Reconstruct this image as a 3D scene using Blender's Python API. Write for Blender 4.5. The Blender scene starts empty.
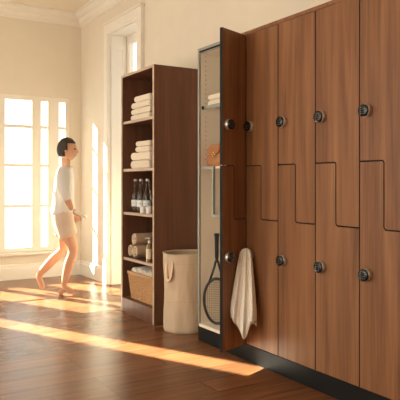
import bpy, bmesh, math, random
from mathutils import Vector, Matrix, noise
random.seed(7)
PI = math.pi
SC = bpy.context.scene
COL = SC.collection

# ------------------------------------------------------------------ materials
def new_mat(name):
    m = bpy.data.materials.new(name); m.use_nodes = True
    nt = m.node_tree
    return m, nt, nt.nodes['Principled BSDF']

def N(nt, t, **kw):
    n = nt.nodes.new(t)
    for k, v in kw.items(): setattr(n, k, v)
    return n

def ramp(nt, stops):
    r = N(nt, 'ShaderNodeValToRGB')
    el = r.color_ramp.elements
    while len(el) > 1: el.remove(el[-1])
    el[0].position, el[0].color = stops[0][0], (*stops[0][1], 1)
    for p, c in stops[1:]:
        e = el.new(p); e.color = (*c, 1)
    return r

def plain(name, col, rough=.5, metal=0., bump=0., bscale=200., spec=.5, var=0.04, vscale=6.):
    m, nt, b = new_mat(name)
    L = nt.links.new
    tc = N(nt, 'ShaderNodeTexCoord')
    nz = N(nt, 'ShaderNodeTexNoise'); nz.inputs['Scale'].default_value = vscale; nz.inputs['Detail'].default_value = 4
    L(tc.outputs['Object'], nz.inputs['Vector'])
    r = ramp(nt, [(.3, tuple(c*(1-var) for c in col)), (.7, tuple(min(1, c*(1+var)) for c in col))])
    L(nz.outputs['Fac'], r.inputs['Fac']); L(r.outputs['Color'], b.inputs['Base Color'])
    b.inputs['Roughness'].default_value = rough; b.inputs['Metallic'].default_value = metal
    b.inputs['Specular IOR Level'].default_value = spec
    if bump:
        n2 = N(nt, 'ShaderNodeTexNoise'); n2.inputs['Scale'].default_value = bscale; n2.inputs['Detail'].default_value = 3
        L(tc.outputs['Object'], n2.inputs['Vector'])
        bp = N(nt, 'ShaderNodeBump'); bp.inputs['Strength'].default_value = bump; bp.inputs['Distance'].default_value = .004
        L(n2.outputs['Fac'], bp.inputs['Height']); L(bp.outputs['Normal'], b.inputs['Normal'])
    return m

def wood(name, dark, mid, light, rough=.42, along='Z', scale=1., spec=.4):
    m, nt, b = new_mat(name)
    L = nt.links.new
    tc = N(nt, 'ShaderNodeTexCoord'); oi = N(nt, 'ShaderNodeObjectInfo')
    mul = N(nt, 'ShaderNodeMath', operation='MULTIPLY'); mul.inputs[1].default_value = 37.
    L(oi.outputs['Random'], mul.inputs[0])
    cmb = N(nt, 'ShaderNodeCombineXYZ')
    for i in range(3): L(mul.outputs[0], cmb.inputs[i])
    add = N(nt, 'ShaderNodeVectorMath', operation='ADD')
    L(tc.outputs['Object'], add.inputs[0]); L(cmb.outputs[0], add.inputs[1])
    mp = N(nt, 'ShaderNodeMapping')
    s = [9*scale]*3; s['XYZ'.index(along)] = .55*scale
    mp.inputs['Scale'].default_value = s
    L(add.outputs[0], mp.inputs['Vector'])
    n1 = N(nt, 'ShaderNodeTexNoise'); n1.inputs['Scale'].default_value = 1.6; n1.inputs['Detail'].default_value = 6; n1.inputs['Distortion'].default_value = .7
    L(mp.outputs[0], n1.inputs['Vector'])
    mp2 = N(nt, 'ShaderNodeMapping'); s2 = [90*scale]*3; s2['XYZ'.index(along)] = 2.2*scale
    mp2.inputs['Scale'].default_value = s2; L(add.outputs[0], mp2.inputs['Vector'])
    n2 = N(nt, 'ShaderNodeTexNoise'); n2.inputs['Scale'].default_value = 1.4; n2.inputs['Detail'].default_value = 3
    L(mp2.outputs[0], n2.inputs['Vector'])
    mx = N(nt, 'ShaderNodeMix'); mx.data_type = 'FLOAT'; mx.inputs[0].default_value = .32
    L(n1.outputs['Fac'], mx.inputs[2]); L(n2.outputs['Fac'], mx.inputs[3])
    r = ramp(nt, [(.33, dark), (.5, mid), (.67, light)])
    L(mx.outputs[0], r.inputs['Fac']); L(r.outputs['Color'], b.inputs['Base Color'])
    b.inputs['Roughness'].default_value = rough; b.inputs['Specular IOR Level'].default_value = spec
    bp = N(nt, 'ShaderNodeBump'); bp.inputs['Strength'].default_value = .06; bp.inputs['Distance'].default_value = .001
    L(n2.outputs['Fac'], bp.inputs['Height']); L(bp.outputs['Normal'], b.inputs['Normal'])
    return m

def floor_mat():
    m, nt, b = new_mat('floor_planks')
    L = nt.links.new
    tc = N(nt, 'ShaderNodeTexCoord')
    rot = N(nt, 'ShaderNodeMapping'); rot.inputs['Rotation'].default_value = (0, 0, PI/2)
    L(tc.outputs['Object'], rot.inputs['Vector'])
    br = N(nt, 'ShaderNodeTexBrick'); br.offset = .37; br.offset_frequency = 3
    br.inputs['Scale'].default_value = 1; br.inputs['Brick Width'].default_value = 1.25; br.inputs['Row Height'].default_value = .185
    br.inputs['Mortar Size'].default_value = .0016; br.inputs['Mortar Smooth'].default_value = .2
    br.inputs['Color1'].default_value = (0, 0, 0, 1); br.inputs['Color2'].default_value = (1, 1, 1, 1); br.inputs['Mortar'].default_value = (.5, .5, .5, 1)
    L(rot.outputs[0], br.inputs['Vector'])
    mp = N(nt, 'ShaderNodeMapping'); mp.inputs['Scale'].default_value = (14, .9, 1)
    L(tc.outputs['Object'], mp.inputs['Vector'])
    off = N(nt, 'ShaderNodeVectorMath', operation='ADD')
    sc = N(nt, 'ShaderNodeVectorMath', operation='SCALE'); sc.inputs['Scale'].default_value = 9
    L(br.outputs['Color'], sc.inputs[0]); L(mp.outputs[0], off.inputs[0]); L(sc.outputs[0], off.inputs[1])
    nz = N(nt, 'ShaderNodeTexNoise'); nz.inputs['Scale'].default_value = 2; nz.inputs['Detail'].default_value = 6; nz.inputs['Distortion'].default_value = .5
    L(off.outputs[0], nz.inputs['Vector'])
    r1 = ramp(nt, [(.3, (.17, .068, .028)), (.55, (.22, .094, .040)), (.75, (.27, .122, .054))])
    L(nz.outputs['Fac'], r1.inputs['Fac'])
    r2 = ramp(nt, [(0, (.78, .78, .78)), (1, (1.15, 1.12, 1.08))])
    L(br.outputs['Color'], r2.inputs['Fac'])
    mu = N(nt, 'ShaderNodeMix'); mu.data_type = 'RGBA'; mu.blend_type = 'MULTIPLY'; mu.inputs[0].default_value = 1
    L(r1.outputs['Color'], mu.inputs[6]); L(r2.outputs['Color'], mu.inputs[7])
    seam = N(nt, 'ShaderNodeMix'); seam.data_type = 'RGBA'
    L(br.outputs['Fac'], seam.inputs[0]); L(mu.outputs[2], seam.inputs[6]); seam.inputs[7].default_value = (.08, .033, .015, 1)
    L(seam.outputs[2], b.inputs['Base Color'])
    b.inputs['Roughness'].default_value = .27; b.inputs['Specular IOR Level'].default_value = .42
    bp = N(nt, 'ShaderNodeBump'); bp.inputs['Strength'].default_value = .08; bp.inputs['Distance'].default_value = .002
    L(nz.outputs['Fac'], bp.inputs['Height']); L(bp.outputs['Normal'], b.inputs['Normal'])
    return m

def fabric(name, col, scale=260., bump=.35, rough=.95):
    m, nt, b = new_mat(name)
    L = nt.links.new
    tc = N(nt, 'ShaderNodeTexCoord')
    nz = N(nt, 'ShaderNodeTexNoise'); nz.inputs['Scale'].default_value = scale; nz.inputs['Detail'].default_value = 3
    L(tc.outputs['Object'], nz.inputs['Vector'])
    r = ramp(nt, [(.3, tuple(c*.86 for c in col)), (.7, col)])
    L(nz.outputs['Fac'], r.inputs['Fac']); L(r.outputs['Color'], b.inputs['Base Color'])
    b.inputs['Roughness'].default_value = rough; b.inputs['Sheen Weight'].default_value = .15
    b.inputs['Specular IOR Level'].default_value = .1
    bp = N(nt, 'ShaderNodeBump'); bp.inputs['Strength'].default_value = bump; bp.inputs['Distance'].default_value = .003
    L(nz.outputs['Fac'], bp.inputs['Height']); L(bp.outputs['Normal'], b.inputs['Normal'])
    return m

def pane_glass(name):
    m = bpy.data.materials.new(name); m.use_nodes = True
    nt = m.node_tree; nt.nodes.clear(); L = nt.links.new
    o = N(nt, 'ShaderNodeOutputMaterial'); t = N(nt, 'ShaderNodeBsdfTransparent'); g = N(nt, 'ShaderNodeBsdfGlossy')
    t.inputs[0].default_value = (.97, .985, .98, 1); g.inputs['Roughness'].default_value = .02
    mx = N(nt, 'ShaderNodeMixShader'); fr = N(nt, 'ShaderNodeValue'); fr.outputs[0].default_value = .05
    L(fr.outputs[0], mx.inputs[0]); L(t.outputs[0], mx.inputs[1]); L(g.outputs[0], mx.inputs[2]); L(mx.outputs[0], o.inputs[0])
    return m

def clear_glass(name, col=(.9, .95, .93)):
    m, nt, b = new_mat(name)
    b.inputs['Base Color'].default_value = (*col, 1); b.inputs['Transmission Weight'].default_value = 1
    b.inputs['Roughness'].default_value = .03; b.inputs['IOR'].default_value = 1.48
    return m

def wicker_mat():
    m, nt, b = new_mat('wicker')
    L = nt.links.new
    tc = N(nt, 'ShaderNodeTexCoord')
    nz = N(nt, 'ShaderNodeTexNoise'); nz.inputs['Scale'].default_value = 60; nz.inputs['Detail'].default_value = 3
    L(tc.outputs['Object'], nz.inputs['Vector'])
    r = ramp(nt, [(.3, (.38, .19, .075)), (.7, (.60, .35, .16))])
    L(nz.outputs['Fac'], r.inputs['Fac']); L(r.outputs['Color'], b.inputs['Base Color'])
    b.inputs['Roughness'].default_value = .6
    return m

M = {}
M['wall'] = plain('wall_paint', (.765, .69, .565), .85, bump=.05, bscale=300, var=.015, spec=.2)
M['ceiling'] = plain('ceiling_paint', (.79, .71, .58), .9, var=.01, spec=.2)
M['trim'] = plain('trim_paint', (.81, .76, .67), .5, var=.01)
M['floor'] = floor_mat()
M['walnut'] = wood('walnut_veneer', (.155, .062, .025), (.24, .103, .042), (.33, .152, .066), .45)
M['walnut_dark'] = wood('bookcase_walnut', (.105, .042, .022), (.145, .06, .031), (.19, .082, .043), .58)
M['edge_light'] = wood('pale_edge_banding', (.45, .33, .23), (.52, .39, .28), (.6, .46, .34), .5, along='X')
M['charcoal'] = plain('charcoal_laminate', (.010, .010, .010), .6, spec=.2)
M['black'] = plain('black_plinth', (.008, .008, .008), .55, spec=.2)
M['cream'] = plain('cream_laminate', (.85, .78, .66), .5, var=.01)
M['grey'] = plain('grey_metal_edge', (.34, .35, .33), .4, metal=.5)
M['silver'] = plain('brushed_silver', (.62, .60, .57), .32, metal=.9)
M['keypad'] = plain('black_keypad', (.008, .008, .009), .25)
M['digits'] = plain('keypad_digits', (.4, .43, .46), .5)
M['towel'] = fabric('cream_towel', (.86, .755, .60), 320)
M['towel_roll'] = fabric('tan_towel', (.52, .37, .24), 320)
M['towel_white'] = fabric('white_towel', (.90, .83, .72), 320)
M['canvas'] = fabric('canvas', (.63, .50, .36), 420, .25)
M['canvas_dark'] = fabric('canvas_lining', (.45, .34, .23), 420, .25)
M['strap'] = fabric('strap_webbing', (.80, .62, .45), 300, .2)
M['wicker'] = wicker_mat()
M['leather'] = plain('tan_leather', (.40, .165, .058), .42, bump=.12, bscale=140, var=.15, vscale=14)
M['leather_dark'] = plain('dark_leather', (.20, .065, .02), .5)
M['gold'] = plain('gold_metal', (.8, .58, .25), .25, metal=1)
M['glass'] = clear_glass('bottle_glass')
M['pane'] = pane_glass('window_pane')
M['label'] = plain('white_label', (.80, .82, .80), .6)
M['label_ink'] = plain('label_ink', (.22, .27, .27), .6)
M['cap'] = plain('silver_cap', (.70, .68, .64), .35, metal=.4)
M['lotion'] = plain('amber_bottle', (.30, .20, .09), .3)
M['lotion_label'] = plain('cream_label', (.78, .68, .50), .6)
M['pump'] = plain('white_plastic', (.82, .78, .70), .35)
M['cup'] = plain('frosted_cup', (.80, .80, .77), .3)
M['racket'] = plain('racket_black', (.015, .015, .016), .3)
M['grip'] = plain('grip_tape', (.018, .018, .018), .7, bump=.3, bscale=120)
M['string'] = plain('racket_string', (.42, .35, .25), .5)
M['skin'] = plain('skin', (.62, .34, .21), .55, var=.03)
M['hair'] = plain('dark_hair', (.035, .022, .015), .6, bump=.3, bscale=90)
M['eye'] = plain('eye_dark', (.03, .02, .015), .2)
M['lips'] = plain('lips', (.45, .17, .12), .5)
M['shirt'] = fabric('white_shirt', (.80, .78, .74), 200, .15)
M['shorts'] = fabric('beige_shorts', (.72, .58, .45), 200, .15)
M['hole'] = plain('shelf_pin_hole', (.25, .2, .14), .8)

# ------------------------------------------------------------------ mesh helpers
class MB:
    def __init__(s): s.bm = bmesh.new()
    def _mark(s): s.n0 = len(s.bm.faces)
    def box(s, x0, x1, y0, y1, z0, z1, mi=0, bevel=0., seg=2):
        r = bmesh.ops.create_cube(s.bm, size=1)
        vs = r['verts']
        for v in vs:
            v.co = Vector((x0 + (v.co.x+.5)*(x1-x0), y0 + (v.co.y+.5)*(y1-y0), z0 + (v.co.z+.5)*(z1-z0)))
        fs = {f for v in vs for f in v.link_faces}
        for f in fs: f.material_index = mi
        if bevel:
            es = list({e for v in vs for e in v.link_edges})
            rr = bmesh.ops.bevel(s.bm, geom=es, offset=bevel, segments=seg, profile=.5, affect='EDGES')
            for f in rr['faces']: f.material_index = mi; f.smooth = True
        return s
    def prism(s, pts, axis, a0, a1, mi=0, side_mi=None):
        """closed polygon pts (2-D) pushed along axis; other axes in order"""
        def P(p, a):
            if axis == 'X': return Vector((a, p[0], p[1]))
            if axis == 'Y': return Vector((p[0], a, p[1]))
            return Vector((p[0], p[1], a))
        A = [s.bm.verts.new(P(p, a0)) for p in pts]; B = [s.bm.verts.new(P(p, a1)) for p in pts]
        n = len(pts)
        fa = s.bm.faces.new(A); fb = s.bm.faces.new(B[::-1])
        fa.material_index = fb.material_index = mi
        for i in range(n):
            f = s.bm.faces.new((A[i], B[i], B[(i+1) % n], A[(i+1) % n])); f.material_index = mi if side_mi is None else side_mi
        return s
    def lathe(s, prof, c=(0, 0, 0), seg=24, mi=0, axis='Z', closed=True, smooth=True):
        rings = []
        for r, h in prof:
            ring = []
            for k in range(seg):
                a = 2*PI*k/seg
                if axis == 'Z': p = (c[0]+r*math.cos(a), c[1]+r*math.sin(a), c[2]+h)
                elif axis == 'Y': p = (c[0]+r*math.cos(a), c[1]+h, c[2]+r*math.sin(a))
                else: p = (c[0]+h, c[1]+r*math.cos(a), c[2]+r*math.sin(a))
                ring.append(s.bm.verts.new(p))
            rings.append(ring)
        for a, b in zip(rings, rings[1:]):
            for k in range(seg):
                f = s.bm.faces.new((a[k], a[(k+1) % seg], b[(k+1) % seg], b[k])); f.material_index = mi; f.smooth = smooth
        if closed:
            f = s.bm.faces.new(rings[0][::-1]); f.material_index = mi
            f = s.bm.faces.new(rings[-1]); f.material_index = mi
        return s
    def tube(s, pts, r, seg=8, mi=0, cyclic=False, flat=None):
        pts = [Vector(p) for p in pts]; n = len(pts)
        rs = r if isinstance(r, (list, tuple)) else [r]*n
        rings = []; up = None
        for i, p in enumerate(pts):
            if cyclic: t = pts[(i+1) % n]-pts[i-1]
            else: t = pts[min(i+1, n-1)]-pts[max(i-1, 0)]
            t.normalize()
            if up is None:
                up = Vector((0, 0, 1)) if abs(t.z) < .9 else Vector((1, 0, 0))
            u = (up - t*up.dot(t)).normalized(); up = u
            w = t.cross(u)
            k2 = flat if flat else 1
            rings.append([s.bm.verts.new(p + rs[i]*(math.cos(2*PI*k/seg)*u + k2*math.sin(2*PI*k/seg)*w)) for k in range(seg)])
        m = n if cyclic else n-1
        for i in range(m):
            a, b = rings[i], rings[(i+1) % n]
            for k in range(seg):
                f = s.bm.faces.new((a[k], a[(k+1) % seg], b[(k+1) % seg], b[k])); f.material_index = mi; f.smooth = True
        if not cyclic:
            s.bm.faces.new(rings[0][::-1]).material_index = mi; s.bm.faces.new(rings[-1]).material_index = mi
        return s
    def grid(s, fn, nu, nv, mi=0, wrap=False):
        vs = [[s.bm.verts.new(fn(i/(nu if wrap else nu-1), j/(nv-1))) for j in range(nv)] for i in range(nu)]
        for i in range(nu if wrap else nu-1):
            for j in range(nv-1):
                f = s.bm.faces.new((vs[i][j], vs[(i+1) % nu][j], vs[(i+1) % nu][j+1], vs[i][j+1])); f.smooth = True; f.material_index = mi
        return vs
    def xform(s, mtx):
        bmesh.ops.transform(s.bm, matrix=mtx, verts=s.bm.verts); return s
    def build(s, name, mats, parent=None, loc=None, rot=None, bevel=0.):
        bmesh.ops.recalc_face_normals(s.bm, faces=s.bm.faces)
        me = bpy.data.meshes.new(name); s.bm.to_mesh(me); s.bm.free()
        for m in (mats if isinstance(mats, (list, tuple)) else [mats]): me.materials.append(M[m])
        o = bpy.data.objects.new(name, me); COL.objects.link(o)
        if parent: o.parent = parent
        if loc is not None: o.location = loc
        if rot is not None: o.rotation_euler = rot
        if bevel:
            b = o.modifiers.new('bevel', 'BEVEL'); b.width = bevel; b.segments = 2; b.limit_method = 'ANGLE'
        return o

def tag(o, label, cat, group=None):
    o['label'] = label; o['category'] = cat
    if group: o['group'] = group
    return o
def thing(name, label, cat, loc=(0, 0, 0), rotz=0, group=None):
    o = bpy.data.objects.new(name, None); COL.objects.link(o)
    o.location = loc; o.rotation_euler = (0, 0, rotz); o.empty_display_size = .05
    return tag(o, label, cat, group)
def struct(o):
    o['kind'] = 'structure'; return o
def kids(o): return [c for c in bpy.data.objects if c.parent == o]
def dup(root, loc, label, rotz=None):
    def cp(o, par):
        c = o.copy(); COL.objects.link(c); c.parent = par
        for ch in kids(o): cp(ch, c)
        return c
    r = cp(root, None); r.location = loc
    if rotz is not None: r.rotation_euler = (0, 0, rotz)
    r['label'] = label
    return r

# ------------------------------------------------------------------ room
YW, XE, ZC, YF, XB = 2.54, -6.80, 3.06, -2.6, 2.0
b = MB(); b.box(XE-.2, XB, YF-.2, YW+.6, -.1, 0); struct(b.build('floor', 'floor'))
b = MB(); b.box(XE-.2, XB, YF-.2, YW+.3, ZC, ZC+.1); struct(b.build('ceiling', 'ceiling'))
# wall behind the lockers, with the deep glazed doorway
DX0, DX1, DZ = -5.93, -5.21, 2.665
b = MB()
b.box(XE-.2, DX0, YW, YW+.26, 0, ZC); b.box(DX1, XB, YW, YW+.26, 0, ZC); b.box(DX0, DX1, YW, YW+.26, DZ, ZC)
struct(b.build('wall_right', 'wall'))
# end wall with two windows
W1 = (.68, 2.40, .30, 2.07); W2 = (-.10, .37, .25, 2.62)
b = MB()
zz = [(YF-.2, W2[0]), (W2[1], W1[0]), (W1[1], YW)]
for y0, y1 in zz: b.box(XE-.12, XE, y0, y1, 0, ZC)
for w in (W1, W2):
    b.box(XE-.12, XE, w[0], w[1], 0, w[2]); b.box(XE-.12, XE, w[0], w[1], w[3], ZC)
struct(b.build('wall_end', 'wall'))
def end_window(name, w, panes, rails):
    f = MB(); x0, x1 = XE-.045, XE-.015
    ys = [w[0]] + [v for p in panes for v in p] + [w[1]]
    for i in range(0, len(ys), 2): f.box(x0, x1, ys[i], ys[i+1], w[2], w[3])
    for k, p in enumerate(panes):
        if len(panes) > 1 and k < 1: f.box(x0, x1, p[0], p[1], 1.30, w[3]-.05)  # solid infill added over the first pane, cuts its sunbeam short of the bookcase
        f.box(x0, x1, p[0], p[1], w[2], w[2]+.05); f.box(x0, x1, p[0], p[1], w[3]-.05, w[3])
        for z in rails:
            if not (len(panes) > 1 and k < 1 and z > 1.25): f.box(x0+.005, x1-.005, p[0], p[1], z-.016, z+.016)
    o = struct(f.build(name, 'trim'))
    s_ = MB(); s_.box(XE-.11, XE+.05, w[0]-.04, w[1]+.04, w[2]-.03, w[2], bevel=.004); s_.build('window_sill', 'trim', o)
    for p in panes:
        g = MB(); g.box(XE-.032, XE-.028, p[0], p[1], w[2]+.05, w[3]-.05); g.build('window_pane', 'pane', o)
end_window('window_1', W1, [(.80, 1.13), (1.24, 1.42), (1.66, 1.96), (2.065, 2.145), (2.275, 2.352)], [.82, 1.28, 1.72])
end_window('window_2', W2, [(.03, .245)], [])
# wall on the camera's side with a broad unseen window, added for fill behind the viewer
W3 = (-5.4, -.5, .25, 2.85)
b = MB(); b.box(XE-.2, W3[0], YF-.12, YF, 0, ZC); b.box(W3[1], XB, YF-.12, YF, 0, ZC)
b.box(W3[0], W3[1], YF-.12, YF, 0, W3[2]); b.box(W3[0], W3[1], YF-.12, YF, W3[3], ZC)
struct(b.build('wall_front', 'wall'))
f = MB(); 
for i in range(7):
    x = W3[0] + (W3[1]-W3[0])*i/6
    f.box(x-.03, x+.03, YF-.07, YF-.03, W3[2], W3[3])
f.box(W3[0], W3[1], YF-.07, YF-.03, W3[2], W3[2]+.06); f.box(W3[0], W3[1], YF-.07, YF-.03, W3[3]-.06, W3[3])
f.box(W3[0], W3[1], YF-.065, YF-.035, 1.9, 1.94)
o = struct(f.build('fill_window_3', 'trim'))
g = MB(); g.box(W3[0], W3[1], YF-.052, YF-.048, W3[2], W3[3]); g.build('window_pane', 'pane', o)

b = MB(); b.box(XB, XB+.12, YF-.2, YW+.3, 0, ZC); struct(b.build('wall_back', 'wall'))
# crown mouldings and baseboards
cr = [(0, 0), (0, -.135), (-.012, -.135), (-.016, -.118), (-.03, -.11), (-.045, -.085), (-.05, -.06), (-.075, -.05), (-.10, -.03), (-.105, -.018), (-.13, -.014), (-.13, 0)]
b = MB(); b.prism([(YW+p[0], ZC+p[1]) for p in cr], 'X', XE, XB); struct(b.build('trim_1', 'trim'))
b = MB(); b.prism([(XE-p[0], ZC+p[1]) for p in cr], 'Y', YF, YW); struct(b.build('trim_2', 'trim'))
bb = [(0, 0), (-.022, 0), (-.022, .13), (-.016, .145), (-.016, .155), (-.006, .172), (0, .172)]
b = MB(); b.prism([(YW+p[0], p[1]) for p in bb], 'X', XE, -6.03); b.prism([(YW+p[0], p[1]) for p in bb], 'X', -5.105, XB)
struct(b.build('baseboard_right', 'trim'))
b = MB(); b.prism([(XE-p[0], p[1]) for p in bb], 'Y', YF, YW); struct(b.build('baseboard_end', 'trim'))
# doorway: casing, panelled reveal, glazed leaf
CZ = DZ+.095
b = MB()
for x0, x1 in ((DX0-.095, DX0), (DX1, DX1+.095)):
    b.box(x0, x1, YW-.036, YW, 0, DZ, bevel=.004)
    b.box(x0-.006 if x0 < -5.5 else x0+.004, x1-.004 if x0 < -5.5 else x1+.006, YW-.044, YW, 0, .26, bevel=.004)
b.box(DX0-.095, DX1+.095, YW-.037, YW, DZ-.001, CZ, bevel=.004)
b.box(DX0-.11, DX1+.11, YW-.05, YW, CZ, CZ+.022, bevel=.005)
door = struct(b.build('door_1', 'trim'))
b = MB()
b.box(DX0, DX0+.012, YW, YW+.184, 0, DZ-.012); b.box(DX1-.012, DX1, YW, YW+.184, 0, DZ-.012); b.box(DX0, DX1, YW, YW+.184, DZ-.012, DZ-.0005)
for xa, xb_ in ((DX0+.0115, DX0+.021), (DX1-.021, DX1-.0115)):
    for y0, y1 in ((YW+.006, YW+.046), (YW+.138, YW+.178)): b.box(xa, xb_, y0, y1, 0, DZ-.014, bevel=.002)
    for z0, z1 in ((0, .30), (.92, 1.02), (2.5, DZ-.014)): b.box(xa, xb_-.0005, YW+.0455, YW+.1385, z0, z1)
b.build('door_reveal', 'trim', door)
b = MB(); y0, y1 = YW+.185, YW+.23
b.box(DX0, DX0+.085, y0, y1, 0, DZ); b.box(DX1-.085, DX1, y0, y1, 0, DZ)
b.box(DX0+.085, DX1-.085, y0+.002, y1-.002, 0, .9); b.box(DX0+.085, DX1-.085, y0+.002, y1-.002, DZ-.10, DZ)
b.box(DX0+.085, DX1-.085, y0+.012, y1-.012, 1.55, 1.58)
b.build('door_leaf', 'trim', door)
b = MB(); b.box(DX0+.08, DX1-.08, y0+.02, y0+.024, .89, DZ-.09); b.build('door_pane', 'pane', door)

# ------------------------------------------------------------------ lockers
YL = 2.155           # door front plane
ZB, ZT = .10, 1.978
ZS, ZLW = 1.183, .865
LW = .306
def arc(cx, cz, r, a0, a1, n=5):
    return [(cx+r*math.cos(a0+(a1-a0)*i/n), cz+r*math.sin(a0+(a1-a0)*i/n)) for i in range(n+1)]
def door_polys(w):
    g = .003; m = w*.485; r = .014
    up = [(g, ZT), (g, ZS+g)]
    up += arc(m+g-r-2*g, ZS+g-r+0, r, PI/2, 0) if False else []
    # concave corner at (m+g, ZS+g), convex corner at (m+g, ZLW+g)
    up += arc(m+g-r, ZS+g-r, r, PI/2, 0)
    up += arc(m+g+r, ZLW+g+r, r, PI, 1.5*PI)
    up += [(w-g, ZLW+g), (w-g, ZT)]
    lo = [(g, ZB+.004), (w-g, ZB+.004), (w-g, ZLW-g)]
    r2 = r+2*g
    lo += arc(m-g+r2, ZLW-g+r2, r2, 1.5*PI, PI)
    r3 = r-2*g
    lo += arc(m-g-r3, ZS-g-r3, r3, 0, PI/2)
    lo += [(g, ZS-g)]
    return up, lo
def add_lock(door, x, z):
    """round push-button lock on the outer face (-Y)"""
    b = MB(); b.lathe([(.029, 0), (.031, -.003), (.031, -.020), (.0295, -.022)], (x, 0, z), 32, axis='Y')
    b.build('lock_ring', 'silver', door)
    b = MB(); b.lathe([(.029, -.0222), (.029, -.0325), (.0275, -.0345), (.012, -.0348)], (x, 0, z), 32, axis='Y')
    for i in range(3):
        for j in range(4):
            px, pz = x+(i-1)*.0115, z+(j-1.5)*.0100
            if (px-x)**2+(pz-z)**2 > .0235**2: continue
            b.box(px-.0009, px+.0009, -.0355, -.0345, pz-.0011, pz+.0011, 1)
    b.build('keypad', ['keypad', 'digits'], door)
def make_unit(w, label, x, angle=None):
    t = thing('locker', label, 'locker', (x, YL, 0), 0, 'walnut locker columns with stepped doors')
    b = MB()
    y0, y1 = .024, .375
    if angle is None:
        b.box(.001, w-.001, y0, y1, ZB, ZT)
        b.build('carcass', 'charcoal', t)
    else:
        b.box(.001, .016, y0, y1, ZB, ZT); b.box(w-.016, w-.001, y0, y1, ZB, ZT)
        b.box(.016, w-.016, y1-.012, y1, ZB, ZT); b.box(.016, w-.016, y0, y1-.012, ZB, ZB+.016); b.box(.016, w-.016, y0, y1-.012, ZT-.016, ZT)
        b.box(.016, w*.49, y0, y1-.012, ZS-.008, ZS+.008); b.box(w*.49-.008, w*.49+.008, y0, y1-.012, ZLW-.008, ZS+.008); b.box(w*.49, w-.016, y0, y1-.012, ZLW-.008, ZLW+.008)
        b.build('carcass', 'charcoal', t)
    up, lo = door_polys(w)
    for nm, poly, zl in (('upper_door', up, 1.42), ('lower_door', lo, .648)):
        d = MB()
        if angle is None:
            d.prism(poly, 'Y', 0, .02, 0, 1); o = d.build(nm, ['walnut', 'charcoal'], t, bevel=.0012); lx = .05
        else:  # hinged on its far side, swung open
            d.prism([(p[0]-w, p[1]) for p in poly], 'Y', 0, .02, 0, 1)
            o = d.build(nm, ['walnut', 'charcoal'], t, loc=(w, 0, 0), rot=(0, 0, angle), bevel=.0012); lx = .05-w
        add_lock(o, lx, zl)
    return t
X2 = -2.957
OW = .25
make_unit(OW, 'walnut locker with its stepped doors swung wide open beside the open-fronted compartment', X2-OW, angle=math.radians(111.))
first = make_unit(LW, 'closed walnut locker with the cream towel hanging from its lower lock', X2)
dup(first, (X2+LW, YL, 0), 'closed walnut locker next to the towel-hung locker, towards the room\'s near end')
dup(first, (X2+2*LW, YL, 0), 'third closed walnut locker counted from the open door')
dup(first, (X2+3*LW, YL, 0), 'last walnut locker of the row, fourth closed one from the open door')
XEND = X2+4*LW
b = MB(); b.box(X2-OW-.001, XEND, YL-.002, YW-.003, ZT+.001, 2.0, bevel=.001)
tag(b.build('locker_top_panel', 'walnut'), 'long walnut top board running over the row of lockers', 'panel')
b = MB(); b.box(-3.516, XEND, YL+.003, YW-.025, 0, ZB-.0005, bevel=.001)
tag(b.build('plinth', 'black'), 'black plinth running along the floor under the lockers', 'plinth')

# open-fronted compartment
XO0, XO1 = -3.516, X2-OW-.001
t = thing('open_locker', 'open-fronted cream locker compartment holding towels, a leather bag and a racket', 'locker', (0, 0, 0))
PT = .018
b = MB()
b.box(XO0, XO0+PT, YL+.012, YW-.025, ZB, 2.0); b.box(XO1-PT, XO1, YL+.012, YW-.025, ZB, ZT)
b.box(XO0+PT, XO1-PT, YW-.04, YW-.025, ZB, ZT); b.box(XO0+PT, XO1-PT, YL+.012, YW-.04, ZB, ZB+.018)
b.box(XO0+PT, XO1, YL+.012, YW-.025, ZT-.016, 2.0)
for z in [ZB+.15+.032*i for i in range(54)]:
    if z > 1.22 and abs(z-1.59) > .03 and abs(z-ZS) > .04: b.box(XO0+PT-.002, XO0+PT+.0006, YL+.049, YL+.055, z, z+.006, 1)
b.build('carcass', ['cream', 'hole'], t)
b = MB()
b.box(XO0-.001, XO0+PT, YL-.001, YL+.012, ZB, 2.0); b.box(XO0+PT, XO1, YL-.001, YL+.012, ZT+.004, 2.0); b.box(XO0+PT, XO1, YL-.001, YL+.012, ZT-.016, ZT-.010)
b.box(XO1-PT, XO1, YL-.001, YL+.012, ZB, ZT-.016)
b.build('front_edge', 'grey', t)
b = MB(); b.box(XO0+PT, XO1, YL-.0005, YL+.012, ZT-.010, ZT+.004); b.build('top_reveal', 'charcoal', t)
b = MB(); b.box(XO0, XO1, YL-.001, YL+.012, ZB, ZB+.02); b.build('bottom_rail', 'cream', t)
ZSH1 = 1.590
b = MB(); b.box(XO0+PT, XO1-PT, YL+.035, YW-.04, ZSH1, ZSH1+.016); b.box(XO0+PT, XO1-PT, YL+.030, YL+.035, ZSH1-.004, ZSH1+.018, 1)
b.build('shelf', ['cream', 'grey'], t)
b = MB(); b.box(XO0+PT, XO0+PT+.012, YL+.018, YL+.032, ZSH1-.006, ZSH1+.016, bevel=.002); b.build('shelf_clip', 'charcoal', t)
ZSH2 = ZS+.008
XM = -3.352
b = MB()
b.box(XO0+PT, XO1-PT, YL+.03, YW-.04, ZSH2-.014, ZSH2); b.box(XM-.005, XM+.005, YL+.03, YW-.04, ZLW-.006, ZSH2-.014); b.box(XM+.005, XO1-PT, YL+.03, YW-.04, ZLW-.006, ZLW+.006)
b.build('stepped_divider', 'cream', t)
b = MB()
b.box(XO0+PT, XM+.007, YL+.012, YL+.03, ZSH2-.016, ZSH2); b.box(XM-.007, XM+.007, YL+.012, YL+.03, ZLW-.007, ZSH2-.016); b.box(XM+.007, XO1-PT, YL+.012, YL+.03, ZLW-.007, ZLW+.007)
b.build('divider_edge', 'grey', t)
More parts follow.
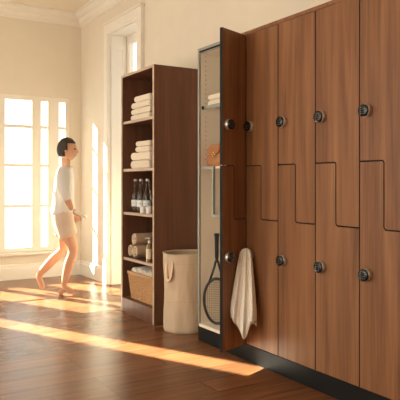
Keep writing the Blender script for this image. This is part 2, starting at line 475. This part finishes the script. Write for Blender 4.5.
# ------------------------------------------------------------------ folded towels
def folded(w, d, h, seed=0):
    """folded towel: two layers joined by a round fold on the -X side, centred on x/y, base at 0"""
    b = MB(); r = h/2; n = 8; gap = .0025
    q = min(.012, r*.8)
    out = [(w/2-q+q*math.cos(a), q+q*math.sin(a)) for a in (-PI/2, -PI/4, 0)] + [(w/2-q+q*math.cos(a), h-q+q*math.sin(a)) for a in (0, PI/4, PI/2)]
    out += [(w/2-(w-r-q)*k/5, h) for k in range(1, 5)]
    out += [(-w/2+r+r*math.cos(a), r+r*math.sin(a)) for a in [PI/2+PI*i/n for i in range(n+1)]]
    out += [(-w/2+r+(w-r-q)*k/5, 0) for k in range(1, 5)]
    ys = [-d/2+.0, -d/2+.004, -d/2+.012] + [-d/2+.012+(d-.024)*i/6 for i in range(1, 6)] + [d/2-.012, d/2-.004, d/2]
    rings = []
    cx = 0; cz = r
    for k, y in enumerate(ys):
        e = min(k, len(ys)-1-k); s_ = {0: .72, 1: .90}.get(e, 1.)
        ring = []
        for (x, z) in out:
            q = noise.noise(Vector((x*9+seed*3.1, y*9, z*14)))
            sg = 1 - .05*((x+w/2)/w)*0
            ring.append(b.bm.verts.new((x*(1-(1-s_)*.15), y+q*.003, max(0, r+(z-r)*s_*sg + (-abs(q)*.005 if z > .6*h else 0)))))
        rings.append(ring)
    m = len(out)
    for A, B in zip(rings, rings[1:]):
        for i in range(m):
            f = b.bm.faces.new((A[i], A[(i+1) % m], B[(i+1) % m], B[i])); f.smooth = True
    b.bm.faces.new(rings[0]); b.bm.faces.new(rings[-1][::-1])
    return b
def towel(w, d, h, loc, label, group, seed, mat='towel', rz=0):
    return tag(folded(w, d, h, seed).build('folded_towel', mat, None, loc, (0, 0, rz)), label, 'towel', group)

# ------------------------------------------------------------------ bookcase
BX0, BX1, BY0, BY1, BZ = -4.672, -4.067, 2.10, 2.512, 1.985
T = .024
t = thing('bookcase', 'tall open walnut bookcase standing against the wall beside the doorway', 'bookcase', (BX0, BY0, 0))
def LB(x0, x1, y0, y1, z0, z1, nm, mats='walnut_dark', edge=False):
    b = MB(); b.box(x0-BX0, x1-BX0, y0-BY0+(.002 if edge else 0), y1-BY0, z0, z1)
    if edge: b.box(x0-BX0, x1-BX0, y0-BY0, y0-BY0+.002, z0, z1, 1)
    return b.build(nm, [mats, 'edge_light'] if edge else mats, t, bevel=0)
for x0 in (BX0, BX1-T): LB(x0, x0+T, BY0, BY1, 0, BZ, 'side_panel', edge=True)
LB(BX0+T, BX1-T, BY0, BY1, BZ-.02, BZ, 'top_panel', edge=True)
LB(BX0+T, BX1-T, BY1-.012, BY1, .02, BZ-.02, 'back_panel')
SH = [1.595, 1.198, .838, .458]
for z in SH: LB(BX0+T, BX1-T, BY0+.012, BY1-.012, z-.022, z, 'shelf', edge=True)
LB(BX0+T, BX1-T, BY0+.02, BY1-.012, .098, .118, 'bottom_shelf')
LB(BX0+T, BX1-T, BY0+.002, BY0+.02, 0, .118, 'kickboard', edge=False)

TX = -4.37
for i, (h, w, dx) in enumerate([(.047, .35, 0), (.047, .35, .004), (.05, .335, .006), (.05, .29, .028)]):
    zs = [0, .0475, .095, .1455][i]
    towel(w, .27, h, (-4.388+dx, 2.27+.004*(i % 2), SH[0]+.0006+zs), ['cream folded towel at the bottom of the stack on the bookcase\'s highest shelf', 'second cream folded towel from the bottom, bookcase\'s highest shelf', 'third cream folded towel from the bottom, bookcase\'s highest shelf', 'cream folded towel topping the stack on the bookcase\'s highest shelf'][i], 'cream towels folded on the top bookcase shelf', i)
for i, (h, w, dx) in enumerate([(.066, .35, 0), (.066, .345, .006), (.044, .26, .05), (.044, .255, .055)]):
    zs = [0, .0665, .133, .1775][i]
    towel(w, .27, h, (-4.392+dx, 2.27, SH[1]+.0006+zs), ['thick cream folded towel lying lowest, directly above the bottles', 'thick cream folded towel second from the bottom, two shelves above the rolled towels', 'small cream hand towel lying on the thick towels above the bottles', 'small cream hand towel topping the stack above the bottles'][i], 'cream towels folded on the second bookcase shelf', 10+i)

# bottles
def make_bottle(label, loc):
    t = thing('water_bottle', label, 'bottle', loc, 0, 'clear glass bottles on the middle bookcase shelf')
    b = MB(); b.lathe([(.030, 0), (.034, .004), (.0345, .02), (.0345, .13), (.031, .155), (.022, .185), (.0145, .212), (.013, .245), (.0145, .247), (.0145, .256)], (0, 0, 0), 28)
    b.build('glass_body', 'glass', t)
    b = MB(); b.lathe([(.0349, .045), (.0352, .046), (.0352, .097), (.0349, .098)], (0, 0, 0), 28, closed=False)
    for a in (-.9, -.3, .3): 
        pass
    b.build('paper_label', 'label', t)
    b = MB(); b.lathe([(.0354, .072), (.0354, .076)], (0, 0, 0), 28, closed=False)
    bm = b.bm
    bmesh.ops.delete(bm, geom=[f for f in bm.faces if int(math.degrees(math.atan2(f.calc_center_median().y, f.calc_center_median().x))//26) % 2 == 0], context='FACES')
    b.build('label_print', 'label_ink', t)
    b = MB(); b.lathe([(.0140, .2565), (.0148, .258), (.0148, .270), (.013, .274), (.004, .2765)], (0, 0, 0), 20)
    b.build('bottle_cap', 'cap', t)
    return t
def ray(px, Y):
    u = (px-200)/600.; c, s_ = math.cos(TH), math.sin(TH)
    dx, dy = -c+s_*u, s_+c*u
    return Y*dx/dy
TH = math.radians(31.7)
b0 = make_bottle('clear glass bottle farthest from the tumblers, nearest the doorway side', (ray(135.5, 2.20), 2.20, SH[2]+.0005))
dup(b0, (ray(141, 2.20), 2.20, SH[2]+.0005), 'middle one of the three clear glass bottles', .4)
dup(b0, (ray(147.5, 2.21), 2.21, SH[2]+.0005), 'clear glass bottle nearest the bookcase\'s large walnut side panel', .9)
def make_cup(label, loc):
    b = MB(); b.lathe([(.022, 0), (.024, .002), (.028, .06), (.0268, .06), (.0225, .006), (.004, .0055)], (0, 0, 0), 24)
    return tag(b.build('tumbler', 'cup', None, loc), label, 'cup', 'small frosted tumblers in front of the bottles')
make_cup('small frosted tumbler standing in front of the middle glass bottle', (ray(143.2, 2.135), 2.135, SH[2]+.0005))
make_cup('small frosted tumbler tucked against the bookcase\'s side panel', (ray(149, 2.118), 2.118, SH[2]+.0005))

# rolled towels
def make_roll(label, loc, R=.056, Ln=.28, mat='towel_roll', name='rolled_towel', rz=0, group='tan rolled towels on the fourth bookcase shelf', cat='towel', turns=2.6):
    b = MB(); n = 90; th = R/(turns+.35)*.74
    inner, outer = [], []
    for i in range(n+1):
        a = 2*PI*turns*i/n; rr = R*(.12 + .88*i/n)
        outer.append((rr*math.cos(a+.6), R+rr*math.sin(a+.6))); ri = max(rr-th, .001)
        inner.append((ri*math.cos(a+.6), R+ri*math.sin(a+.6)))
    ys = [0, .004, .012, Ln-.012, Ln-.004, Ln]
    ins = [.35, .75, 1, 1, .75, .35]
    rows = []
    for y, s_ in zip(ys, ins):
        O, I = [], []
        for o, i_ in zip(outer, inner):
            mx, mz = (o[0]+i_[0])/2, (o[1]+i_[1])/2
            O.append(b.bm.verts.new((mx+(o[0]-mx)*s_, y, max(0, mz+(o[1]-mz)*s_)))); I.append(b.bm.verts.new((mx+(i_[0]-mx)*s_, y, max(0, mz+(i_[1]-mz)*s_))))
        rows.append(O+I[::-1])
    m = len(rows[0])
    for A, B in zip(rows, rows[1:]):
        for i in range(m):
            f = b.bm.faces.new((A[i], A[(i+1) % m], B[(i+1) % m], B[i])); f.smooth = True
    for k in (0, -1):
        row = rows[k]
        for i in range(n):
            b.bm.faces.new((row[i], row[i+1], row[m-2-i], row[m-1-i])).material_index = 1  # ends coloured paler than the body, imitating brighter light on them
    return tag(b.build(name, [mat, 'towel'], None, loc, (0, 0, rz)), label, cat, group)
R = .056
xr = -4.589
make_roll('tan rolled towel lying lowest and deepest at the outer side of its shelf', (xr, 2.15, SH[3]+.0008))
make_roll('tan rolled towel lying on the shelf right beside the pump bottle', (xr+.115, 2.135, SH[3]+.0008))
make_roll('tan rolled towel resting on top of two others', (xr+.092, 2.14, SH[3]+.0008+.101))
# pump bottle
t = thing('pump_bottle', 'amber pump bottle with a cream label beside the rolled towels', 'bottle', (ray(149.3, 2.14), 2.14, SH[3]+.0005))
b = MB(); b.lathe([(.023, 0), (.0255, .003), (.0255, .115), (.022, .13), (.011, .138), (.011, .148)], seg=28); b.build('bottle_body', 'lotion', t)
b = MB(); b.lathe([(.0257, .025), (.026, .026), (.026, .104), (.0257, .105)], seg=28, closed=False); b.build('paper_label', 'lotion_label', t)
b = MB(); b.lathe([(.012, .1485), (.0125, .150), (.0125, .163), (.005, .165), (.005, .182), (.010, .183), (.010, .192)], seg=20); b.tube([(0, 0, .188), (-.02, -.018, .188), (-.027, -.024, .183)], .004); b.build('pump_head', 'pump', t)

# wicker basket, with white towels
bx0, bx1, by0, by1, bz0, bh = -4.642, -4.13, 2.125, 2.46, .1185, .215
t = thing('wicker_basket', 'tapered brown wicker basket full of white towels on the bookcase\'s bottom', 'basket', ((bx0+bx1)/2, (by0+by1)/2, bz0))
hw, hd = (bx1-bx0)/2, (by1-by0)/2
def sq(u, w, d, r=.03):
    # rounded rectangle perimeter
    P = 2*(w+d)*2; L_ = [2*w, 2*d, 2*w, 2*d]; q = (u % 1)*P; k = 0
    while q > L_[k]: q -= L_[k]; k += 1; k = min(k, 3)
    x, y = [(-w+q, -d), (w, -d+q), (w-q, d), (-w, d-q)][k]
    cx, cy = max(-w+r, min(w-r, x)), max(-d+r, min(d-r, y))
    v = Vector((x-cx, y-cy))
    if v.length > 1e-6 and (abs(x-cx) > 1e-6 and abs(y-cy) > 1e-6):
        v = v.normalized()*r; return cx+v.x, cy+v.y
    return x, y
NS = 80
def weave(u, v):
    w = hw-.028*(1-v)-.01; d = hd-.02*(1-v)-.01
    x, y = sq(u, w, d)
    k = math.cos(u*NS*PI)*math.cos(v*21*PI)
    n = Vector((x/w, y/d)); n = Vector((n.x**5, n.y**5)).normalized() if n.length > 0 else n
    return Vector((x+n.x*.006*k, y+n.y*.006*k, v*bh))
b = MB(); vs = b.grid(weave, NS*4, 106, wrap=True)
b.box(-hw+.05, hw-.05, -hd+.045, hd-.045, .001, .006)
o = b.build('basket_body', 'wicker', t)
b = MB()
for dz in (-.004, .006):
    b.tube([(*sq(i/64., hw-.009, hd-.009), bh+dz+.001*math.sin(i*2)) for i in range(64)], .0085, 8, cyclic=True)
b.build('rim', 'wicker', t)
for i in range(4):
    make_roll(['white rolled towel in the basket, outermost of the four', 'white rolled towel in the basket, second from the outer side', 'white rolled towel in the basket, third from the outer side', 'white rolled towel in the basket, closest to the large walnut side'][i],
              (-4.533+.098*i, 2.15, bz0+.172+.006*(i % 2)), R=.048, Ln=.26, mat='towel_white', group='white rolled towels in the wicker basket')

# ------------------------------------------------------------------ canvas hamper
HX, HY, HR, HH = -3.824, 2.235, .160, .568
t = thing('laundry_hamper', 'tall round canvas laundry hamper on the floor beside the bookcase', 'hamper', (HX, HY, 0))
def hsurf(u, v):
    a = 2*PI*u
    z = v*HH
    base = HR*(1+.02*v) - .012*math.sin(PI*min(1, v*1.0))*.4
    wr = .010*noise.noise(Vector((math.cos(a)*2.2, math.sin(a)*2.2, z*5)))*(1.3-v) + .006*noise.noise(Vector((math.cos(a)*6, math.sin(a)*6, z*9+4)))*(1-.6*v)
    seam = -.0022*math.exp(-((z-.232)/.004)**2) - .002*math.exp(-((z-.505)/.003)**2)
    foot = -.012*max(0, 1-v*22)**2
    r = base+wr+seam+foot
    return Vector((r*math.cos(a), r*math.sin(a), z+.004*noise.noise(Vector((math.cos(a)*1.3, math.sin(a)*1.3, 9)))*v))
b = MB(); b.grid(hsurf, 96, 120, wrap=True); b.lathe([(.001, .002), (HR-.012, .002)], closed=False)
b.build('canvas_body', 'canvas', t)
b = MB(); b.grid(lambda u, v: hsurf(u, .02+.98*v)*1 + Vector((-.004*math.cos(2*PI*u), -.004*math.sin(2*PI*u), 0)), 64, 20, wrap=True); b.build('lining', 'canvas_dark', t)
b = MB(); b.tube([hsurf(i/64., 1.)+Vector((0, 0, -.001)) for i in range(64)], .0055, 8, cyclic=True); b.build('rim', 'canvas', t)
a = math.atan2(-.93, .02) - .07*PI
ca = math.atan2(0-HY, 0-HX)      # towards the viewer's side
ang = ca - math.radians(44)
er, et = Vector((math.cos(ang), math.sin(ang), 0)), Vector((-math.sin(ang), math.cos(ang), 0))
pts = []
for i in range(17):
    s_ = i/16.; q = PI*s_
    pts.append(er*(HR+.006+.012*math.sin(q)) + et*(.030*math.cos(q)) + Vector((0, 0, .505-.125*math.sin(q)**.6)))
pts[0] = er*(HR+.004)+et*.030+Vector((0, 0, .515)); pts[-1] = er*(HR+.004)-et*.030+Vector((0, 0, .515))
b = MB(); b.tube(pts, .011, 10, flat=.35)
b.build('strap_handle', 'strap', t)

# ------------------------------------------------------------------ things in the open compartment
towel(.235, .27, .037, (-3.3635+.0, 2.345, ZSH1+.0185), 'folded cream towel lying on the locker shelf above the leather bag', 'towels on the locker shelf', 21)
towel(.235, .27, .037, (-3.3615, 2.343, ZSH1+.0565), 'folded cream towel uppermost on the locker shelf above the leather bag', 'towels on the locker shelf', 22)
# leather bag
t = thing('leather_bag', 'small tan leather handbag with a metal clasp on the locker shelf', 'bag', (-3.391, 2.245, ZSH2+.0006))
b = MB()
def bag_ring(z, w, d, n=40):
    r = []
    for k in range(n):
        a = 2*PI*k/n; c, s_ = math.cos(a), math.sin(a); e = .45
        r.append((w*math.copysign(abs(c)**e, c), d*math.copysign(abs(s_)**e, s_), z))
    return r
prof = [(0, .088, .042), (.004, .094, .047), (.03, .096, .048), (.08, .090, .041), (.115, .083, .031), (.135, .077, .022), (.146, .070, .014), (.150, .060, .007)]
rings = []
for z, w, d in prof:
    rings.append([b.bm.verts.new((p[0], p[1]-.012*(z/.15), p[2]+.003*noise.noise(Vector((p[0]*30, p[1]*30, z*30))) if z > 0 else 0)) for p in bag_ring(z, w, d)])
for A, B in zip(rings, rings[1:]):
    for k in range(40):
        f = b.bm.faces.new((A[k], A[(k+1) % 40], B[(k+1) % 40], B[k])); f.smooth = True
b.bm.faces.new(rings[0][::-1]); b.bm.faces.new(rings[-1])
b.build('bag_body', 'leather', t)
b = MB()   # front flap following the upper front
fl = [(.150, -.020), (.147, -.030), (.135, -.036), (.115, -.043), (.095, -.049), (.078, -.0535)]
def flap(u, v):
    i = min(int(v*5), 4); q = v*5-i; z = fl[i][0]*(1-q)+fl[i+1][0]*q; y = fl[i][1]*(1-q)+fl[i+1][1]*q
    w = .066+.016*v - .02*max(0, v-.7)*3*abs(2*u-1)**2
    return Vector(((2*u-1)*w, y-.003+.004*abs(2*u-1)**6, z + .012*max(0, v-.5)*2*abs(2*u-1)**3))
b.grid(flap, 20, 16); fo = b.build('flap', 'leather', t); sm = fo.modifiers.new('thick', 'SOLIDIFY'); sm.thickness = .003
b = MB(); b.tube([(.022+.014*math.cos(2*PI*k/20), -.0595, .080+.013*math.sin(2*PI*k/20)) for k in range(20)], .0028, 8, cyclic=True); b.box(.018, .026, -.060, -.052, .088, .098, bevel=.001)
b.build('clasp', 'gold', t)
b = MB(); b.tube([(-.085, -.01, .12), (-.096, -.012, .105), (-.1, -.014, .06), (-.098, -.016, .02), (-.094, -.02, .006)], .004, 8, flat=1.6); b.build('side_strap', 'leather_dark', t)

# racket, handle up, leaning in the bottom of the compartment
t = thing('tennis_racket', 'black tennis racket standing head-down in the open locker', 'racket', (-3.394, 2.232, ZB+.0195))
t.rotation_euler = (math.radians(-2.5), math.radians(-1.0), math.radians(40))
HA, HBv = .092, .150; zc = HBv+.010
b = MB(); b.tube([(HA*math.sin(a)*(1+.06*math.cos(a)), 0, zc+HBv*math.cos(a)) for a in [2*PI*k/48 for k in range(48)]], .0095, 10, cyclic=True)
for s_ in (-1, 1):
    b.tube([(s_*.055, 0, zc+HBv*.83), (s_*.036, 0, zc+HBv+.025), (s_*.016, 0, zc+HBv+.085), (s_*.008, 0, zc+HBv+.12)], [.009, .008, .008, .008], 8)
b.tube([(0, 0, zc+HBv+.11), (0, 0, zc+HBv+.15)], .0115, 8)
b.build('frame', 'racket', t)
b = MB()
for k in range(-6, 7):
    x = k*.0135; h = HBv*math.sqrt(max(0, 1-(x/HA)**2)); b.tube([(x, 0, zc-h), (x, 0, zc+h)], .0016, 4)
for k in range(-9, 10):
    z = k*.0155; h = HA*math.sqrt(max(0, 1-(z/HBv)**2)); b.tube([(-h, .0007, zc+z), (h, .0007, zc+z)], .0016, 4)
b.build('strings', 'string', t)
b = MB(); z0 = zc+HBv+.14
b.lathe([(.0115, z0), (.0135, z0+.004), (.0145, z0+.10), (.0155, z0+.145), (.0185, z0+.155), (.0185, z0+.165), (.015, z0+.168)], seg=12)
b.build('grip', 'grip', t)

# ------------------------------------------------------------------ towel hung over the lock
def hung():
    b = MB()
    TXc, TYc = X2+.055, 2.118
    zt = .692
    e0 = Vector((.62, .78)).normalized(); nrm0 = Vector((.78, -.62)).normalized()
    nu, nv = 120, 60
    def fn(u, v):
        a = 2*PI*u; c, s_ = math.cos(a), math.sin(a)
        cen = Vector((TXc+.012, TYc-.012)).lerp(Vector((-2.832, 2.045)), v**.9)
        hw_ = .029+.047*min(1, v*1.15)**.8
        th = .018+.012*v
        folds = (.0095*math.sin(2.9*PI*c+.6+1.3*v)+.0035*math.sin(5.7*PI*c+2*v))*min(1, .35+v*1.6)
        hem = .42+.0 + .105*math.exp(-((c+.05)/.45)**2) + .02*c - .0*abs(c) + .012*math.sin(7*c)
        if s_ > 0: hem -= .03
        z = zt - v*hem
        if v < .08:
            k = v/.08; sc = math.sqrt(max(0, 1-(1-k)**2)); hw_ *= .35+.65*sc; th *= .2+.8*sc; z += 0
        p = cen + e0*(c*hw_) + nrm0*(-s_*th*(-1) + folds)
        if v > .84 and v < .88: p += nrm0*.002
        return Vector((p.x, p.y, z))
    vs = b.grid(fn, nu, nv, wrap=True)
    b.bm.faces.new([vs[i][0] for i in range(nu)])
    return b
o = hung().build('hanging_towel', 'towel_white')
tag(o, 'cream towel hung from a locker\'s lower lock beside the open door', 'towel')

# ------------------------------------------------------------------ person
def skin_bm(chains, extra=None, levels=2):
    """chains: list of lists of (x,y,z,r) ; points that repeat are welded"""
    me = bpy.data.meshes.new('tmp'); idx = {}; V = []; E = []; Rr = []
    for ch in chains:
        prev = None
        for p in ch:
            k = tuple(round(q, 4) for q in p[:3])
            if k not in idx: idx[k] = len(V); V.append(k); Rr.append(p[3] if isinstance(p[3], tuple) else (p[3], p[3]))
            if prev is not None and prev != idx[k]: E.append((prev, idx[k]))
            prev = idx[k]
    me.from_pydata(V, E, []); o = bpy.data.objects.new('tmp', me); COL.objects.link(o)
    sk = o.modifiers.new('s', 'SKIN'); sk.use_smooth_shade = True
    for i, r in enumerate(Rr): me.skin_vertices[0].data[i].radius = r
    me.skin_vertices[0].data[0].use_root = True
    sb = o.modifiers.new('b', 'SUBSURF'); sb.levels = levels; sb.render_levels = levels
    dg = bpy.context.evaluated_depsgraph_get(); em = bpy.data.meshes.new_from_object(o.evaluated_get(dg))
    b = MB(); b.bm.from_mesh(em)
    bpy.data.objects.remove(o); bpy.data.meshes.remove(me); bpy.data.meshes.remove(em)
    for f in b.bm.faces: f.smooth = True; f.material_index = 0
    return b
PX, PY = -5.69, 1.94
t = thing('person', 'person in a white top and beige shorts walking past the tall window', 'person', (PX, PY, 0), math.atan2(.89, .45))
pel = (0, 0, .80, (.09, .11)); ch1 = (.005, 0, .95, (.075, .09)); ch2 = (.015, 0, 1.10, (.08, .10)); nb = (.015, 0, 1.23, (.06, .07)); nk = (.03, 0, 1.30, .045); hd0 = (.035, 0, 1.36, .05)
def leg(sy, kn, an, heel, toe, hipx=0):
    return [pel, (hipx, sy*.075, .74, .085), (kn[0]*.5+hipx*.5, sy*.078, (kn[2]+.74)/2, .072), (*kn, .05), ((kn[0]*.6+an[0]*.4)-.012, kn[1], kn[2]*.6+an[2]*.4, .052), (*an, .033), (*toe[:2], toe[2], .027)]
legR = leg(-1, (.115, -.08, .43), (.02, -.085, .085), None, (.12, -.085, .026))
legL = leg(1, (.0, .08, .42), (-.25, .075, .17), None, (-.20, .075, .032))
def arm(sy, el, wr):
    return [ch2, (.015, sy*.145, 1.185, .05), (*el, .036), ((el[0]+wr[0])/2, (el[1]+wr[1])/2, (el[2]+wr[2])/2, .035), (*wr, .024)]
armR = arm(-1, (.045, -.205, .975), (.115, -.19, .82)); armL = arm(1, (-.05, .205, .97), (.06, .20, .79))
def hand(wr, dirv, side, thumb):
    d = Vector(dirv).normalized(); w = Vector(wr); s_ = Vector(side).normalized(); th = Vector(thumb).normalized(); pn = d.cross(s_)
    if pn.z > 0: pn = -pn
    palm = w+d*.045; out = [[(*w, .022), (*palm, .026)]]
    for k, (off, ln) in enumerate(((-.027, .058), (-.009, .068), (.009, .064), (.027, .05))):
        q0 = palm+s_*off*.6; q1 = palm+d*.03+s_*off; q2 = q1+d*ln*.5+pn*.008; q3 = q2+d*ln*.25+pn*ln*.42
        out.append([(*palm, .026), (*q1, .0088), (*q2, .008), (*q3, .0068)])
    t0 = w+d*.02+th*.022; t1 = t0+d*.02+th*.022; t2 = t1+d*.028+pn*.006
    out.append([(*w, .022), (*t0, .012), (*t1, .0095), (*t2, .008)])
    return out
chains = [[pel, ch1, ch2, nb, nk, hd0], legR, legL, armR, armL]
b = skin_bm(chains)
for wr, dv, sd, thv in (((.115, -.19, .82), (.75, .1, -.6), (0, 1, 0), (0, 1, .3)), ((.06, .20, .79), (.45, 0, -.9), (1, 0, .4), (.9, -.3, .3))):
    hb = skin_bm(hand(wr, dv, sd, thv), levels=1)
    tmp = bpy.data.meshes.new('h'); hb.bm.to_mesh(tmp); hb.bm.free(); b.bm.from_mesh(tmp); bpy.data.meshes.remove(tmp)
# heels
for (x, y, z) in ((-.005, -.085, .03),):
    r = bmesh.ops.create_icosphere(b.bm, subdivisions=2, radius=.03); bmesh.ops.translate(b.bm, vec=(x, y, z), verts=r['verts'])
# head
HC = Vector((.045, 0, 1.405))
r = bmesh.ops.create_uvsphere(b.bm, u_segments=48, v_segments=32, radius=1)
for v in r['verts']:
    p = v.co.copy(); x, y, z = p
    q = Vector((x*.088, y*.070, z*.108))
    if x > 0 and z < 0: q.x += .006*(-z); q.y *= 1-.25*max(0, -z-.1)
    nose = math.exp(-(y/.16)**2)*max(0, 1-abs((z+.18)/.34))*(1 if x > .5 else 0); q.x += .022*nose*(1.1-.5*(z+.5))
    for sy in (-1, 1): q.x -= .008*math.exp(-(((y-sy*.42)/.16)**2+((z-.03)/.14)**2))*(1 if x > 0 else 0)
    q.x += .004*math.exp(-((y/.3)**2+((z+.52)/.09)**2))*(1 if x > 0 else 0)
    v.co = HC+q
hf = {f for v in r['verts'] for f in v.link_faces}
for f in hf:
    f.smooth = True; c = f.calc_center_median()-HC; y, z = c.y/.07, c.z/.108
    if c.x > .04:
        if abs(z+.52) < .06 and abs(y) < .34: f.material_index = 2
        for sy in (-1, 1):
            if ((y-sy*.42)/.14)**2+((z-.03)/.075)**2 < 1: f.material_index = 1
for sy in (-1, 1):
    r = bmesh.ops.create_icosphere(b.bm, subdivisions=2, radius=1)
    for v in r['verts']: v.co = HC+Vector((-.004+v.co.x*.018, sy*.071+v.co.y*.008, -.008+v.co.z*.03))
    for f in {f for v in r['verts'] for f in v.link_faces}: f.smooth = True
b.build('body', ['skin', 'eye', 'lips'], t)
# hair cap
b = MB(); r = bmesh.ops.create_uvsphere(b.bm, u_segments=40, v_segments=24, radius=1)
for v in r['verts']:
    x, y, z = v.co; n_ = noise.noise(Vector((x*5, y*5, z*3)))*.004
    v.co = HC+Vector((x*(.097+n_)-.006, y*(.079+n_), z*(.117+n_)+.004))
def bare(c):
    x, z = c.x-HC.x, c.z-HC.z
    return z < -.075 or (x > .012 and z < .052) or (x > -.012 and z < -.015)
bmesh.ops.delete(b.bm, geom=[v for v in b.bm.verts if bare(v.co)], context='VERTS')
for f in b.bm.faces: f.smooth = True
o = b.build('hair', 'hair', t); sm = o.modifiers.new('thick', 'SOLIDIFY'); sm.thickness = .012
# clothes
def grow(p, d): 
    r = p[3]; return (*p[:3], (r[0]+d, r[1]+d) if isinstance(r, tuple) else r+d)
sh = [[(0, 0, .75, (.125, .15)), (0, 0, .80, (.13, .15)), (.003, 0, .88, (.115, .135)), (*ch1[:3], (.112, .13)), (*ch2[:3], (.118, .145)), (.015, 0, 1.215, (.075, .085)), (.02, 0, 1.25, .060)]]
for A, k in ((armR, .45), (armL, .45)):
    e, w = Vector(A[2][:3]), Vector(A[3][:3]); q = e.lerp(w, .9)
    sh.append([(*ch2[:3], (.118, .145)), (*A[1][:3], .076), (*A[2][:3], .062), (*q, .055)])
o = skin_bm(sh).build('shirt', 'shirt', t)
st = [[(0, 0, .90, (.10, .12)), (0, 0, .84, (.112, .132)), (0, 0, .76, (.118, .14))]]
for A in (legR, legL):
    h_, m_, k_ = Vector(A[1][:3]), Vector(A[2][:3]), Vector(A[3][:3])
    st.append([(0, 0, .76, (.118, .14)), (*h_, .108), (*m_, .10), (*m_.lerp(k_, .25), .098)])
skin_bm(st).build('shorts', 'shorts', t)

# small folded towel in the hand
rz = math.atan2(.89, .45)
hl = Matrix.Translation((PX, PY, 0)) @ Matrix.Rotation(rz, 4, 'Z') @ Vector((.185, -.18, .775))
tag(folded(.13, .10, .024, 40).build('hand_towel', 'towel_white', None, hl, (0, .5, rz)), 'small white folded cloth held in the walking person\'s hand', 'towel')

# ------------------------------------------------------------------ light
W = bpy.data.worlds.new('world'); SC.world = W; W.use_nodes = True
bg = W.node_tree.nodes['Background']; bg.inputs[0].default_value = (1., .94, .84, 1); 
_nt = W.node_tree; _tc = N(_nt, 'ShaderNodeTexCoord'); _sx = N(_nt, 'ShaderNodeSeparateXYZ'); _mr = N(_nt, 'ShaderNodeMapRange')
_nt.links.new(_tc.outputs['Generated'], _sx.inputs[0]); _nt.links.new(_sx.outputs['Y'], _mr.inputs['Value'])
_mr.inputs['From Min'].default_value = -1; _mr.inputs['From Max'].default_value = 1; _mr.inputs['To Min'].default_value = 4.2; _mr.inputs['To Max'].default_value = .35
_nt.links.new(_mr.outputs[0], bg.inputs[1])   # sky dimmed towards the doorway wall, added to keep its reveal from glaring
sun = bpy.data.lights.new('sun', 'SUN'); sun.energy = 46; sun.angle = math.radians(.6); sun.color = (1, .91, .72)
so = bpy.data.objects.new('sun', sun); COL.objects.link(so)
sd = Vector((.9, .43, -.56)); so.rotation_euler = sd.to_track_quat('-Z', 'Y').to_euler(); so.location = (-9, -2, 6)

# ------------------------------------------------------------------ camera
cam = bpy.data.cameras.new('camera'); co = bpy.data.objects.new('camera', cam); COL.objects.link(co)
cam.sensor_width = 36; cam.lens = 54; cam.shift_y = -17/400.; cam.clip_start = .05
fwd = Vector((-math.cos(TH), math.sin(TH), 0))
co.location = (0, 0, 1.08); co.rotation_euler = fwd.to_track_quat('-Z', 'Y').to_euler()
SC.camera = co
SC.view_settings.view_transform = 'Standard'; SC.view_settings.look = 'None'; SC.view_settings.gamma = 1; SC.view_settings.use_curve_mapping = False
SC.view_settings.exposure = 0.33
